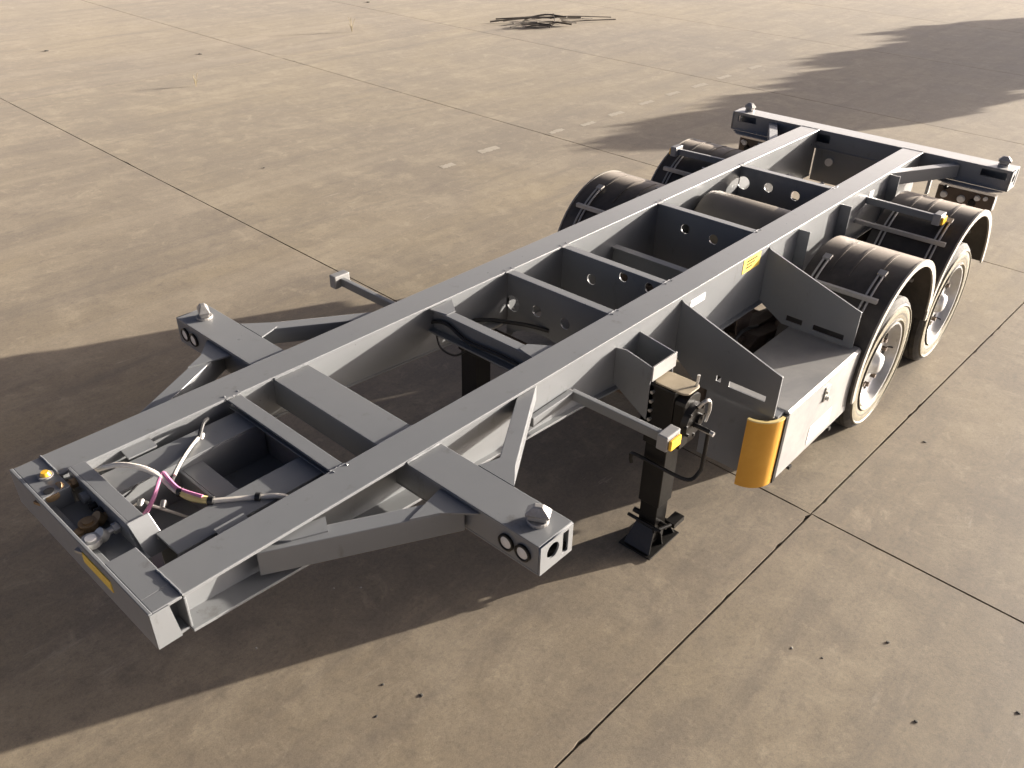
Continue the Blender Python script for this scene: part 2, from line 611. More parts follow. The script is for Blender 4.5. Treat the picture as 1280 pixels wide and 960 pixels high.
beams = {}
for s in (1, -1):
    mb = MB()
    x0, x1 = -0.962, 5.612
    mb.box(x0, x1, s * A if s > 0 else -B, B if s > 0 else -A, ZT - 0.014, ZT)
    xs = [-0.962, -0.4, 0.3, 1.1, 1.5, 2.2, 5.612]
    # two webs make the beam a box
    for yw, xa, xb in ((0.378, -0.962, 5.612), (0.452, -0.962, 0.19), (0.514, 0.19, 5.612)):
        yb_ = s * yw - 0.005
        xw = [xa] + [x for x in xs if xa < x < xb] + [xb]
        o1 = [(x, yb_, bottom(x) + 0.006) for x in xw] + [(xb, yb_, ZT - 0.008), (xa, yb_, ZT - 0.008)]
        mb.prism(o1, (0, 0.010, 0))
    # bottom flange
    ylo = min(s * (A + .004), s * (B + .016))
    o2 = [(x, ylo, bottom(x)) for x in xs] + [(x, ylo, bottom(x) + 0.013) for x in xs[::-1]]
    mb.prism(o2, (0, B - A + .012, 0))
    ya, yb = sorted((s * .457, s * (B + .002)))
    mb.box(-0.963, -0.953, ya, yb, bottom(-.96) + .013, ZT - .0145)
    beams[s] = mb.build('main_beam', PAINT, T, bev=0.003)
    # web stiffeners
    for x in (3.42, 4.06, 4.95):
        st = MB()
        ya, yb = sorted((s * .5195, s * .60))
        st.box(x, x + 0.012, ya, yb, bottom(x) + 0.014, ZT - 0.03)
        st.build('stiffener', PAINT, T, bev=0.002)

WO = 0.5195          # outer face of a beam's outer web
WI = 0.3725          # inner face of its inner web
# front cross beam with a recess for the couplings
fb = MB()
fb.box(-1.08, -1.066, -B, B, 1.112, ZT)
fb.box(-1.066, -0.962, 0.270, B - .002, 1.114, ZT - 0.002)
fb.box(-1.066, -0.955, -0.455, -0.212, 1.114, ZT - 0.002)
fb.box(-1.066, -0.964, -B + .002, -0.455, ZT - .016, ZT - 0.002)
fb.box(-1.066, -0.964, -B + .002, -0.455, 1.114, 1.126)
fb.box(-1.066, -0.915, -0.212, 0.270, 1.116, 1.192)
fb.box(-1.066, -1.03, -0.2115, 0.2695, 1.1925, 1.215)
front_beam = fb.build('front_beam', PAINT, T, bev=0.003)
e = MB()
e.prism([(-1.078, -B - .004, 1.114), (-0.995, -B - .004, 1.114), (-1.012, -B - .004, ZT - .004), (-1.078, -B - .004, ZT - .004)], (0, .004, 0))
e.build('end_cap', PAINT, front_beam)
rt = MB()
rt.box(-1.083, -1.08, -0.268, -0.058, 1.185, 1.236)
rt.build('reflective_strip', REFL, front_beam)

# connector panel behind the front beam
cp = MB()
cp.prism([(-0.93, 0.36, 1.06), (-0.93, 0.36, 1.286), (-0.93, -0.10, 1.286), (-0.93, -0.165, 1.16), (-0.93, -0.165, 1.06)], (0.012, 0, 0))
cp.box(-0.918, -0.862, -0.098, 0.358, 1.274, 1.285)
cp.prism([(-0.930, -0.10, 1.289), (-0.848, -0.10, 1.289), (-0.83, -0.178, 1.165), (-0.915, -0.178, 1.165)], (0, -0.008, 0.003))
panel = cp.build('connector_panel', PAINT, T, bev=0.002)
for (y, z, r, mt) in ((0.215, 1.235, .022, PALE), (0.10, 1.225, .024, BLACK), (0.15, 1.228, .016, BLACK)):
    mb = MB()
    mb.cyl((-0.931, y, z), (-0.955, y, z), r, 14)
    mb.build('socket', mt, panel, smooth=True)


def gladhand(p, mt, ring):
    x, y, z = p
    mb = MB()
    mb.cyl((x + .10, y, z), (x + .02, y, z), .013, 10)
    mb.cyl((x + .07, y, z), (x + .05, y, z), .021, 6)
    mb.cyl((x + .02, y, z - .012), (x + .0, y, z + .012), .024, 12)
    mb.lathe([(.016, -.012), (.034, -.012), (.036, 0), (.034, .012), (.016, .012)], 16, 'Z', (x - .03, y - .005, z))
    mb.bar((x - .06, y - .012, z - .004), (x - .085, y - .02, z - .004), .034, .012)
    gl = mb.build('air_coupling', mt, T, smooth=True)
    mb = MB()
    mb.lathe([(.0, .012), (.019, .012), (.019, .018), (.0, .018)], 16, 'Z', (x - .03, y - .005, z))
    mb.build('seal_ring', ring, gl, smooth=True)


gladhand((-1.005, -0.03, 1.235), GALV, WHITE)
gladhand((-1.0, 0.30, 1.255), BRASS, CABLE)
gladhand((-0.968, 0.075, 1.225), BRASS, BRASS)
mb = MB()
mb.cyl((-1.0, 0.39, ZT - .002), (-1.0, 0.39, ZT + .007), .028, 18)
lamp0 = mb.build('marker_lamp', PALE, front_beam, smooth=True)
mb = MB()
mb.cyl((-1.0, 0.39, ZT + .007), (-1.0, 0.39, ZT + .020), .020, 16, .014)
mb.build('lens', AMBER, lamp0, smooth=True)

# kingpin deck
kd = MB()
kd.box(-0.90, -0.20, -0.355, 0.355, 1.045, 1.057)
kd.build('kingpin_plate', PAINT, T)
for s in (1, -1):
    mb = MB()
    y0, y1 = sorted((s * .155, s * .305))
    mb.box(-0.86, -0.205, y0, y1, 1.222, 1.230)
    mb.box(-0.86, -0.205, y0, y0 + .008, 1.0575, 1.2215)
    mb.box(-0.86, -0.205, y1 - .008, y1, 1.0575, 1.2215)
    mb.build('kingpin_stringer', PAINT, T, bev=0.002)
mb = MB()
mb.box(-0.60, -0.588, -0.158, 0.158, 1.0575, 1.19)
mb.box(-0.587, -0.50, -0.158, 0.158, 1.181, 1.19)
mb.build('kingpin_crossbar', PAINT, T, bev=0.002)
mb = MB()
mb.prism([(-0.5875, -.02, 1.058), (-0.5875, -.02, 1.18), (-0.42, -.02, 1.058)], (0, .008, 0))
mb.build('gusset', PAINT, T)
for s in (1, -1):
    mb = MB()      # sloped gusset plates tying stringers to the main beams
    ys = sorted((s * .312, s * .43))
    mb.prism([(-0.72, ys[0], 1.240), (-0.60, ys[0], 1.240), (-0.60, ys[1] if s > 0 else ys[1], 1.256), (-0.72, ys[1], 1.256)], (0, 0, -0.007))
    mb.build('gusset', PAINT, T)
mb = MB()
mb.lathe([(.0, .88), (.03, .88), (.045, .90), (.045, .93), (.034, .94), (.034, .98), (.06, 1.044), (.0, 1.044)], 20, 'Z', (-0.45, 0, 0), closed=False)
mb.build('kingpin', GALV, T, smooth=True)

# first cross member
mb = MB()
mb.box(-0.24, -0.176, -0.358, 0.358, 1.255, 1.265)
mb.box(-0.199, -0.19, -0.36, 0.36, 1.0, 1.2548)
mb.box(-0.24, -0.2, -0.36, 0.36, 1.225, 1.232)
mb.build('crossmember', PAINT, T, bev=0.002)

# front bolster: a box tube through the beams, open ends closed by holed caps
D = 0.186
HB = 1.215
bo = MB()
t = 0.009
zb0, zb1 = 1.120, ZT - 0.0145
bo.box(0, D, -HB, HB, zb1 - t, zb1)
bo.box(0, D, -HB, HB, zb0, zb0 + t)
bo.box(0.001, t, -HB + .001, HB - .001, zb0 + t, zb1 - t)
bo.box(D - t, D - .001, -HB + .001, HB - .001, zb0 + t, zb1 - t)
bolster = bo.build('bolster', PAINT, T, bev=0.002)


def end_plate(yv, x0, x1, z0, z1, par, slot=True):
    holes = [(x0 + (x1 - x0) * .38, (z0 + z1) / 2 + .012, .034)]
    if slot:
        holes.append((x0 + (x1 - x0) * .68, x0 + (x1 - x0) * .86, z0 + .022, z1 - .012))
    plate_y('end_plate', yv, [(x0, z0), (x1, z0), (x1, z1), (x0, z1)], holes, 0.008, PAINT, par)


end_plate(-HB - .0045, 0.002, D - .002, zb0 + .002, zb1 - .002, bolster)
end_plate(HB + .0045, 0.002, D - .002, zb0 + .002, zb1 - .002, bolster)
for s in (1, -1):
    mb = MB()
    mb.box(.03, .17, s * 1.15 - .06, s * 1.15 + .06, 1.14, 1.16)
    mb.build('lock_seat', BLACK, bolster)
    for y in (1.065, 1.145):
        mb = MB()
        mb.lathe([(.024, .0), (.036, .0), (.036, -.010), (.030, -.012), (.024, -.006)], 24, 'X', (0.0, s * y, 1.188))
        lr = mb.build('round_lamp', BLACK, bolster, smooth=True)
        mb = MB()
        mb.lathe([(.0, -.011), (.014, -.0105), (.025, -.007), (.026, 0.0), (.0, .0)], 24, 'X', (0.0, s * y, 1.188), closed=False)
        mb.build('lens', LENS, lr, smooth=True)


def twist_lock(x, y, z, par, rot):
    mb = MB()
    M = Matrix.Translation((x, y, z)) @ Matrix.Rotation(rot, 4, 'Z')
    mb.cyl((0, 0, -.003), (0, 0, .016), .048, 18)
    mb.box(-.026, .026, -.042, .042, .0165, .036)
    # pointed head: long base narrowing to a ridge, notched neck below
    a = [(-.030, -.05, .0365), (.030, -.05, .0365), (.030, .05, .0365), (-.030, .05, .0365)]
    b = [(-.032, -.054, .052), (.032, -.054, .052), (.032, .054, .052), (-.032, .054, .052)]
    c = [(-.014, -.02, .088), (.014, -.02, .088), (.014, .02, .088), (-.014, .02, .088)]
    V = [[mb.bm.verts.new(p) for p in ring] for ring in (a, b, c)]
    mb.bm.faces.new(V[0][::-1]); mb.bm.faces.new(V[2])
    for q, w in zip(V, V[1:]):
        for i in range(4):
            mb.bm.faces.new((q[i], q[(i + 1) % 4], w[(i + 1) % 4], w[i]))
    bmesh.ops.transform(mb.bm, matrix=M @ Matrix.Scale(0.86, 4), verts=mb.bm.verts)
    mb.build('twist_lock', LOCK, par, bev=0.004)


twist_lock(.10, -1.125, zb1, bolster, 0.5)
twist_lock(.10, 1.115, zb1, bolster, -0.4)

# diagonal braces either side of the bolster
for s in (1, -1):
    mb = MB()
    mb.bar((-0.66, s * 0.475, 1.183), (0.0, s * 0.835, 1.183), 0.072, 0.108)
    mb.build('brace', PAINT, T, bev=0.003)
    mb = MB()
    mb.prism([(-0.20, s * .765, 1.242), (-0.002, s * .72, 1.242), (-0.002, s * .93, 1.242), (-0.10, s * .82, 1.242)], (0, 0, -.008))
    mb.build('gusset', PAINT, T)
    mb = MB()
    mb.prism([(-0.64, s * .47, 1.244), (-0.40, s * .532, 1.244), (-0.44, s * .60, 1.244), (-0.56, s * .545, 1.244)], (0, 0, -.008))
    mb.build('gusset', PAINT, T)
    mb = MB()
    mb.bar((0.187, s * 0.87, 1.212), (0.80, s * 0.475, 1.212), 0.072, 0.085)
    mb.build('brace', PAINT, T, bev=0.003)
    mb = MB()
    mb.prism([(0.188, s * .74, 1.258), (0.188, s * .93, 1.258), (0.30, s * .835, 1.258), (0.30, s * .775, 1.258)], (0, 0, -.008))
    mb.build('gusset', PAINT, T)

# ------------------------------------------------ cross members between the beams
YI = WI
mb = MB()
mb.box(0.97, 1.03, -YI, YI, 1.245, 1.256)
mb.box(0.995, 1.005, -YI, YI, 1.131, 1.2448)
mb.box(0.955, 1.03, -YI, YI, 1.12, 1.1308)
xm_b = mb.build('crossmember', PAINT, T, bev=0.002)
for s in (1, -1):
    mb = MB()
    mb.prism([(0.96, s * .36, 1.259), (1.12, s * .36, 1.259), (1.04, s * .25, 1.259), (0.98, s * .25, 1.259)], (0, 0, -.006))
    mb.build('gusset', PAINT, T)


def web_member(x, z0, holes, arch=None, flange=0.055):
    if arch:
        yc, r, zc = arch
        pts = [(-YI, z0), (yc - r, z0)] + [(yc - r * math.cos(PI * i / 14), z0 + zc * math.sin(PI * i / 14)) for i in range(1, 14)] + [(yc + r, z0), (YI, z0)]
    else:
        pts = [(-YI, z0), (YI, z0)]
    pts += [(YI, ZT - .018), (-YI, ZT - .018)]
    o = plate_x('crossmember', x, pts, holes, 0.010, PAINT, T)
    mb = MB()
    mb.box(x - flange * .4, x + flange * .6, -A - .02, A + .02, ZT - .0178, ZT - .006)
    mb.build('flange', PAINT, o, bev=0.002)
    return o


web_member(1.585, 0.84, [(0.325, 1.075, .05), (0.145, 1.09, .034), (-0.06, 1.088, .034)], (0.1, .24, .11))
web_member(2.085, 0.88, [(0.14, 1.12, .034), (-0.085, 1.21, .03), (-0.265, 1.20, .03)])
web_member(3.125, 0.86, [(0.14, 1.14, .034), (-0.08, 1.13, .034)])
web_member(4.265, 0.86, [(0.33, 1.135, .05), (0.12, 1.15, .036), (-0.10, 1.14, .036)])
mb = MB()
mb.box(2.60, 2.66, -YI, YI, 1.09, 1.10)
mb.box(2.625, 2.635, -YI, YI, 0.95, 1.0898)
mb.box(2.60, 2.66, -YI, YI, 0.94, 0.9498)
mb.build('crossmember', PAINT, T, bev=0.002)

# air tank lying across between the beams
mb = MB()
prof = [(.0, -.365), (.10, -.36), (.19, -.345), (.232, -.315), (.24, -.28), (.24, .28), (.232, .315), (.19, .345), (.10, .36), (.0, .365)]
mb.lathe(prof, 40, 'Y', (3.72, 0.0, 0.975), closed=False)
tank = mb.build('air_tank', TANK, T, smooth=True)
# rear beam
RB = 1.205
X2, X3 = 5.614, 5.80
rb = MB()
rb.box(X2, X3, -RB, RB, ZT - 0.014, ZT - .001)
rb.box(X3 - .01, X3 - .001, -RB + .001, RB - .001, 1.12, ZT - .014)
rb.box(X2, X3, -RB, RB, 1.108, 1.12)
rear_beam = rb.build('rear_beam', PAINT, T, bev=0.002)
plate_x('front_plate', X2 + .012, [(-RB + .002, 1.1202), (RB - .002, 1.1202), (RB - .002, ZT - .0142), (-RB + .002, ZT - .0142)],
        [(-1.175, -.985, 1.19, 1.246), (.975, 1.155, 1.19, 1.246), (.26, .40, 1.165, 1.235)], .01, PAINT, rear_beam)
end_plate(-RB - .0045, X2 + .002, X3 - .002, 1.11, ZT - .003, rear_beam)
end_plate(RB + .0045, X2 + .002, X3 - .002, 1.11, ZT - .003, rear_beam)
twist_lock(5.715, -1.11, ZT - .001, rear_beam, 0.2)
twist_lock(5.715, 1.10, ZT - .001, rear_beam, -0.3)
plate_x('rear_plate', X2 + .03, [(-YI, .82), (YI, .82), (YI, 1.107), (-YI, 1.107)],
        [(-.20, 1.02, .03)], .012, PAINT, T)
mb = MB()
mb.cyl((X2 + .02, .225, 1.012), (X2 + .0, .225, 1.012), .034, 20)
mb.build('reflector', LENS, T, smooth=True)
for s in (1, -1):
    mb = MB()
    mb.bar((4.98, s * .47, 1.19), (5.612, s * .80, 1.19), 0.07, 0.10)
    mb.build('brace', PAINT, T, bev=0.003)
    mb = MB()     # tapered ledge under the beam end
    mb.prism([(5.613, s * .60, 1.1065), (5.52, s * .78, 1.1065), (5.52, s * 1.10, 1.1065), (5.613, s * 1.185, 1.1065)], (0, 0, -.008))
    mb.build('ledge_plate', PALE, T)
    lb = MB()
    ye = 1.15 if s < 0 else 1.085
    y0, y1 = sorted((s * .72, s * ye))
    lb.box(5.585, 5.66, y0, y1, .94, 1.06)
    light_bar = lb.build('rear_light_bar', RUST, T, bev=0.003)
    for (y, z, r, mt) in ((.78, .99, .028, LENS), (.915, .985, .032, LENS), (1.03, 1.02, .024, LENS), (1.05 if s > 0 else 1.09, 1.03, .018, LENS), (.78, 1.05, .02, BLACK), (1.0, .975, .03, BLACK)):
        mb = MB()
        mb.cyl((5.584, s * y, z), (5.566, s * y, z), r, 16, r * .8)
        mb.build('lamp_back', mt, light_bar, smooth=True)
    for y in (.83, .95, 1.08):
        mb = MB()
        mb.cyl((5.661, s * y, 1.01), (5.675, s * y, 1.01), .045, 20, .04)
        mb.build('tail_lamp', REDLENS, light_bar, smooth=True)
    mb = MB()
    mb.box(5.59, 5.655, s * (ye + .003) - .002, s * (ye + .003) + .002, .945, 1.055)
    mb.build('side_cap', PALE, light_bar)
    mb = MB()
    mb.box(5.60, 5.64, s * .64 - .012, s * .64 + .012, .95, 1.107)
    mb.build('hanger_strip', PALE, T)

# weld beads where the bolster and braces meet the beams
def bead(p0, p1, r=.0055):
    rnd = random.Random(int(1000 * (p0[0] + p1[1])))
    n_ = 14
    pts = [Vector(p0).lerp(Vector(p1), i / n_) + Vector((rnd.uniform(-.0012, .0012), rnd.uniform(-.0012, .0012), rnd.uniform(-.001, .001))) for i in range(n_ + 1)]
    mb = MB()
    mb.tube(pts, r, 6, 0)
    mb.build('weld_bead', PAINT, T, smooth=True)


for s in (1, -1):
    bead((0.0, s * (A - .002), ZT - .008), (D, s * (A - .002), ZT - .008))
    bead((0.0, s * (B + .002), ZT - .008), (D, s * (B + .002), ZT - .008))
    bead((-.961, s * A, ZT), (-.961, s * B, ZT), .004)
    bead((X2 - .001, s * A, ZT - .001), (X2 - .001, s * B, ZT - .001), .004)
    for x in (-.24, -.176, 1.563, 1.618, 2.063, 2.118, 3.103, 3.158, 4.243, 4.298):
        bead((x, s * (A - .001), ZT - .006), (x, s * (A + .02), ZT + .0005), .004)
    for x in (-.215, 1.585, 2.085, 3.125, 4.265):
        bead((x - .03, s * (A - .001), ZT - .004), (x + .04, s * (A - .001), ZT - .004), .0045)

# ------------------------------------------------ side marker arms
def side_arm(pts, s, mt_lens):
    mb = MB()
    for p0, p1 in zip(pts, pts[1:]):
        mb.bar(p0, p1, .03, .05)
    arm = mb.build('side_arm', PAINT, T, bev=0.004)
    x, y, z = pts[-1]
    mb = MB()
    ya, yb = sorted((y - s * .01, y + s * .045))
    mb.box(x - .055, x + .055, ya, yb, z - .035, z + .045)
    lm = mb.build('marker_lamp', PALE, arm, bev=0.006)
    ya, yb = sorted((y + s * .0455, y + s * .062))
    mb = MB()
    mb.box(x - .042, x + .042, ya, yb, z - .028, z + .026)
    mb.build('lens', mt_lens, lm, bev=0.005)


side_arm([(.74, -.540, 1.085), (1.045, -.540, 1.095), (1.06, -1.06, 1.09)], -1, AMBER)
side_arm([(.74, .540, 1.09), (1.03, .540, 1.11), (1.02, 1.19, 1.12)], 1, AMBER)
side_arm([(4.57, -.52, 1.14), (4.56, -1.03, 1.14)], -1, AMBER)
side_arm([(4.60, .52, 1.14), (4.56, 1.12, 1.14)], 1, AMBER)

# ------------------------------------------------ landing legs
def landing_leg(x, s, yc=.80, top=1.06):
    y = s * yc
    mb = MB()
    mb.box(x - .065, x + .065, y - .065, y + .065, .30, .80)
    mb.box(x - .08, x + .08, y - .075, y + .075, .70, top)
    for sy in (-1, 1):        # bolting flange
        mb.box(x - .083, x - .075, y + s * -.075 + sy * .0 - .03, y + s * -.075 + .03, .76, 1.05)
    leg = mb.build('landing_leg', BLACK, T, bev=0.004)
    mb = MB()
    mb.box(x - .054, x + .054, y - .054, y + .054, .03, .31)
    mb.build('inner_tube', BLACK, leg, bev=0.003)
    # foot: sheet bent trough with a pivot pin
    mb = MB()
    mb.box(x - .15, x + .15, y - .105, y + .105, 0.004, .014)
    for sx in (-1, 1):
        mb.prism([(x + sx * .13, y - .085, .0145), (x + sx * .13, y + .085, .0145), (x + sx * .066, y + .06, .145), (x + sx * .066, y - .06, .145)], (sx * -.008, 0, 0))
    mb.prism([(x - .004, y - .088, .0145), (x - .004, y + .088, .0145), (x - .004, y + .06, .14), (x - .004, y - .06, .14)], (.008, 0, 0))
    mb.build('foot', BLACK, leg, bev=0.002)
    mb = MB()
    mb.cyl((x - .10, y + s * .075, .165), (x + .02, y + s * .11, .16), .010, 10)
    mb.cyl((x - .075, y - .11, .17), (x - .075, y + .11, .17), .010, 10)
    mb.cyl((x, y - .10, .15), (x, y + .12, .15), .016, 10)
    mb.box(x + .03, x + .13, y + s * .10 - .03, y + s * .10 + .03, .135, .165)
    mb.build('pivot_pin', BLACK, leg, smooth=True)
    if top < 1:
        return leg
    # gear housing and round gear cover on the outer side
    mb = MB()
    ya, yb = sorted((y + s * .076, y + s * .135))
    mb.prism([(x - .075 + .15 * (1 - math.cos(PI * i / 8)) / 2 - .0, ya, 1.0 + .045 * math.sin(PI * i / 8)) for i in range(9)][::-1] +
             [(x - .07, ya, .74), (x + .07, ya, .74)], (0, yb - ya, 0))
    mb.build('gear_housing', BLACK, leg, bev=0.003)
    mb = MB()
    ya = y + s * .136
    mb.cyl((x, ya, .90), (x, ya + s * .03, .90), .098, 28, .085)
    mb.cyl((x + .03, ya + s * .03, .90), (x + .03, ya + s * .045, .90), .03, 18)
    for i in range(8):
        a = PI * i / 4
        mb.cyl((x + .083 * math.cos(a), ya, .90 + .083 * math.sin(a)), (x + .083 * math.cos(a), ya + s * .036, .90 + .083 * math.sin(a)), .009, 6)
    mb.build('gear_cover', BLACK, leg, smooth=True)
    mb = MB()
    pts = []
    for cxx, cyy, a0 in ((x + .035, y + .035, 0), (x - .035, y + .035, 90), (x - .035, y - .10 if s < 0 else y - .035, 180), (x + .035, y - .10 if s < 0 else y - .035, 270)):
        for i in range(5):
            a = math.radians(a0 + 22.5 * i)
            pts.append((cxx + .036 * math.cos(a), cyy + .036 * math.sin(a), 1.0605))
    mb.prism(pts, (0, 0, .010))
    mb.build('top_cover', TAN, leg, bev=0.004)
    for i in range(5):
        z = .80 + .055 * i
        mb = MB()
        mb.cyl((x - .080, y - s * .048, z), (x - .098, y - s * .048, z), .010, 6)
        mb.build('bolt', GALV, leg)
    # folding crank: shaft, elbow, long hanging rod, hook under the leg
    mb = MB()
    yo = y + s * .19
    mb.cyl((x - .02, ya if False else y + s * .17, .89), (x - .02, y + s * .265, .89), .013, 10)
    mb.tube([(x - .02, y + s * .255, .90), (x - .025, y + s * .255, .70), (x - .035, y + s * .25, .64), (x - .08, y + s * .22, .60), (x - .10, y + s * .10, .605), (x - .10, y - s * .10, .61), (x - .10, y - s * .12, .58), (x - .10, y - s * .115, .545)], .011, 8, 5)
    mb.build('crank_handle', BLACK, leg, smooth=True)
    mb = MB()
    mb.tube([(x + .0, y + s * .17, .985), (x + .02, y + s * .19, 1.02), (x + .05, y + s * .20, 1.01), (x + .06, y + s * .20, .95), (x + .045, y + s * .195, .89)], .010, 8, 5)
    mb.cyl((x - .02, y + s * .18, .89), (x - .02, y + s * .285, .885), .013, 10)
    mb.cyl((x + .04, y + s * .12, 1.06), (x + .05, y + s * .12, 1.13), .008, 8)
    mb.build('shift_handle', GALV, leg, smooth=True)
    if top < 1:
        return
    # mounting box between leg and beam
    yw = s * (WO + .001)
    yl = y - s * .08
    mb = MB()
    mb.prism([(x - .105, yw, 1.19), (x - .105, yw + s * .06, 1.20), (x - .105, yl + s * .02, 1.165), (x - .105, yl + s * .02, .85), (x - .105, yw, .985)], (.009, 0, 0))
    mb.build('leg_bracket', PAINT, T, bev=0.002)
    mb = MB()
    mb.prism([(x + .10, yw, 1.20), (x + .10, yl + s * .02, 1.165), (x + .10, yl + s * .02, .85), (x + .10, yw, .985)], (.009, 0, 0))
    mb.build('leg_bracket', PAINT, T, bev=0.002)
    mb = MB()
    ya, yb = sorted((yl + s * .022, yl + s * .032))
    mb.box(x - .105, x + .109, ya, yb, 1.085, 1.17)
    mb.build('bracket_lip', PALE, T, bev=0.002)


landing_leg(1.52, -1)
mb = MB()
mb.bar((1.20, -.50, .965), (1.46, -.735, .76), .05, .012)
mb.bar((1.20, -.50, .958), (1.46, -.735, .753), .01, .04)
mb.build('leg_stay', PAINT, T, bev=0.002)
landing_leg(1.52, 1, .57, .935)
mb = MB()
mb.cyl((1.52, -.70, .88), (1.52, .50, .88), .018, 10)
mb.build('cross_shaft', RUST, T, smooth=True)

# ------------------------------------------------ tool box and its carrier plates
def carrier(x, s, low, slots):
    yo = 1.165 if s < 0 else 1.165
    pts = [(s * (WO + .001), bottom(x) + .014), (s * (WO + .001), ZT - .03), (s * .54, ZT - .045), (s * 1.13, 1.03), (s * 1.165, 1.02), (s * 1.165, low), (s * .70, low)]
    if s < 0:
        pts = pts[::-1]
    holes = []
    for (a, b, z0, z1) in slots:
        u0, u1 = sorted((s * a, s * b))
        holes.append((u0, u1, z0, z1))
    return plate_x('carrier_plate', x, pts, holes, .010, PAINT, T, bev=0.001)


for s in (-1,):
    carrier(2.02, s, .76, [(.88, 1.10, .835, .872), (.80, .83, .84, .875)])
    carrier(3.02, s, .77, [(.90, 1.10, .80, .84), (.72, .83, .80, .84)])
tb = MB()
x0, x1 = 2.13, 3.085
pts = [(-.74, .755), (-1.19, .762), (-1.205, .75), (-1.205, .30), (-1.18, .285), (-.74, .285)]
tb.prism([(x0, y, z) for y, z in pts], (x1 - x0, 0, 0))
tool_box = tb.build('tool_box', PALE, T, bev=0.006, smooth=False)
tool_box['label'] = 'pale grey tool box slung under the right side'
mb = MB()
mb.box(2.50, 2.80, -1.2075, -1.2055, .345, .47)
mb.build('sticker', WHITE, tool_box)
mb = MB()
mb.box(2.60, 2.66, -1.214, -1.2055, .60, .70)
mb.cyl((2.63, -1.214, .62), (2.63, -1.232, .62), .014, 10)
mb.cyl((2.615, -1.214, .665), (2.615, -1.224, .665), .009, 10)
mb.build('latch', GALV, tool_box, bev=0.002)
for x in (2.30, 2.83):
    mb = MB()
    mb.box(x, x + .03, -1.215, -1.19, .275, .295)
    mb.build('hinge', BLACK, tool_box)
# curved amber corner guard at the front of the box
mb = MB()
n = 12
outer, inner = [], []
for i in range(n + 1):
    a = PI / 2 * i / n
    x = 2.095 - .155 * math.sin(a) ** 1.0
    y = -1.055 - .145 * math.cos(a)
    outer.append((x, y))
    inner.append((x + .008 * math.sin(a), y + .008 * math.cos(a)))
mb.prism([(x, y, .295) for x, y in outer + inner[::-1]], (0, 0, .445))
guard = mb.build('corner_guard', YELLOW, T, smooth=True)
mb = MB()
rim_in = [(x + .017 * math.sin(PI / 2 * i / n), y + .017 * math.cos(PI / 2 * i / n)) for i, (x, y) in enumerate(outer)]
rim_out = [(x - .002 * math.sin(PI / 2 * i / n), y - .002 * math.cos(PI / 2 * i / n)) for i, (x, y) in enumerate(outer)]
mb.prism([(x, y, .737) for x, y in rim_out + rim_in[::-1]], (0, 0, .008))
mb.build('guard_rim', CREAM, guard)
mb = MB()
mb.box(2.094, 2.128, -1.207, -1.10, .29, .745)
mb.build('guard_seal', BLACK, T, bev=0.003)
mb = MB()
mb.box(2.05, 2.13, -1.175, -.74, .30, .757)
mb.build('box_front_panel', PAINT, T)
# stickers on the right main beam
yv = -WO
mb = MB()
mb.box(2.12, 2.275, yv - .002, yv + .001, 1.15, 1.195)
mb.build('sticker', WHITE, beams[-1])
mb = MB()
mb.box(2.70, 2.91, yv - .002, yv + .001, 1.16, 1.252)
st = mb.build('warning_sticker', REFL, beams[-1])
for k in range(3):
    mb = MB()
    mb.box(2.74, 2.87 - .03 * k, yv - .0032, yv - .0015, 1.225 - .02 * k, 1.234 - .02 * k)
    mb.build('print_line', BLACK, st)
mb = MB()
mb.box(4.60, 4.68, yv - .003, yv + .001, 1.12, 1.19)
mb.build('sticker', WHITE, beams[-1])

# ------------------------------------------------ wheels
def tyre_profile(y0, y1, R, r):
    w = y1 - y0
    pr = [(r, y0 + .02), (r + .018, y0 + .008), (r + .030, y0 - .003), (r + .036, y0 - .003), (r + .044, y0 + .007), (r + .075, y0 + .001), (r + .10, y0 + .0),
          (R - .058, y0 + .003), (R - .052, y0 - .003), (R - .046, y0 - .003), (R - .040, y0 + .008), (R - .02, y0 + .014), (R - .006, y0 + .03)]
    k = 5
    for i in range(k):      # grooved tread
        a = y0 + .03 + (w - .06) * i / k
        b = y0 + .03 + (w - .06) * (i + 1) / k
        if i:
            pr += [(R - .014, a + .003), (R, a + .007)]
        else:
            pr += [(R, a + .004)]
        pr += [(R, b - .007), (R - .014, b - .003)] if i < k - 1 else [(R, b - .004)]
    pr += [(R - .006, y1 - .03), (R - .02, y1 - .012), (R - .05, y1 - .004), (r + .08, y1), (r + .03, y1 - .006), (r, y1 - .02)]
    return pr


RW = 0.465


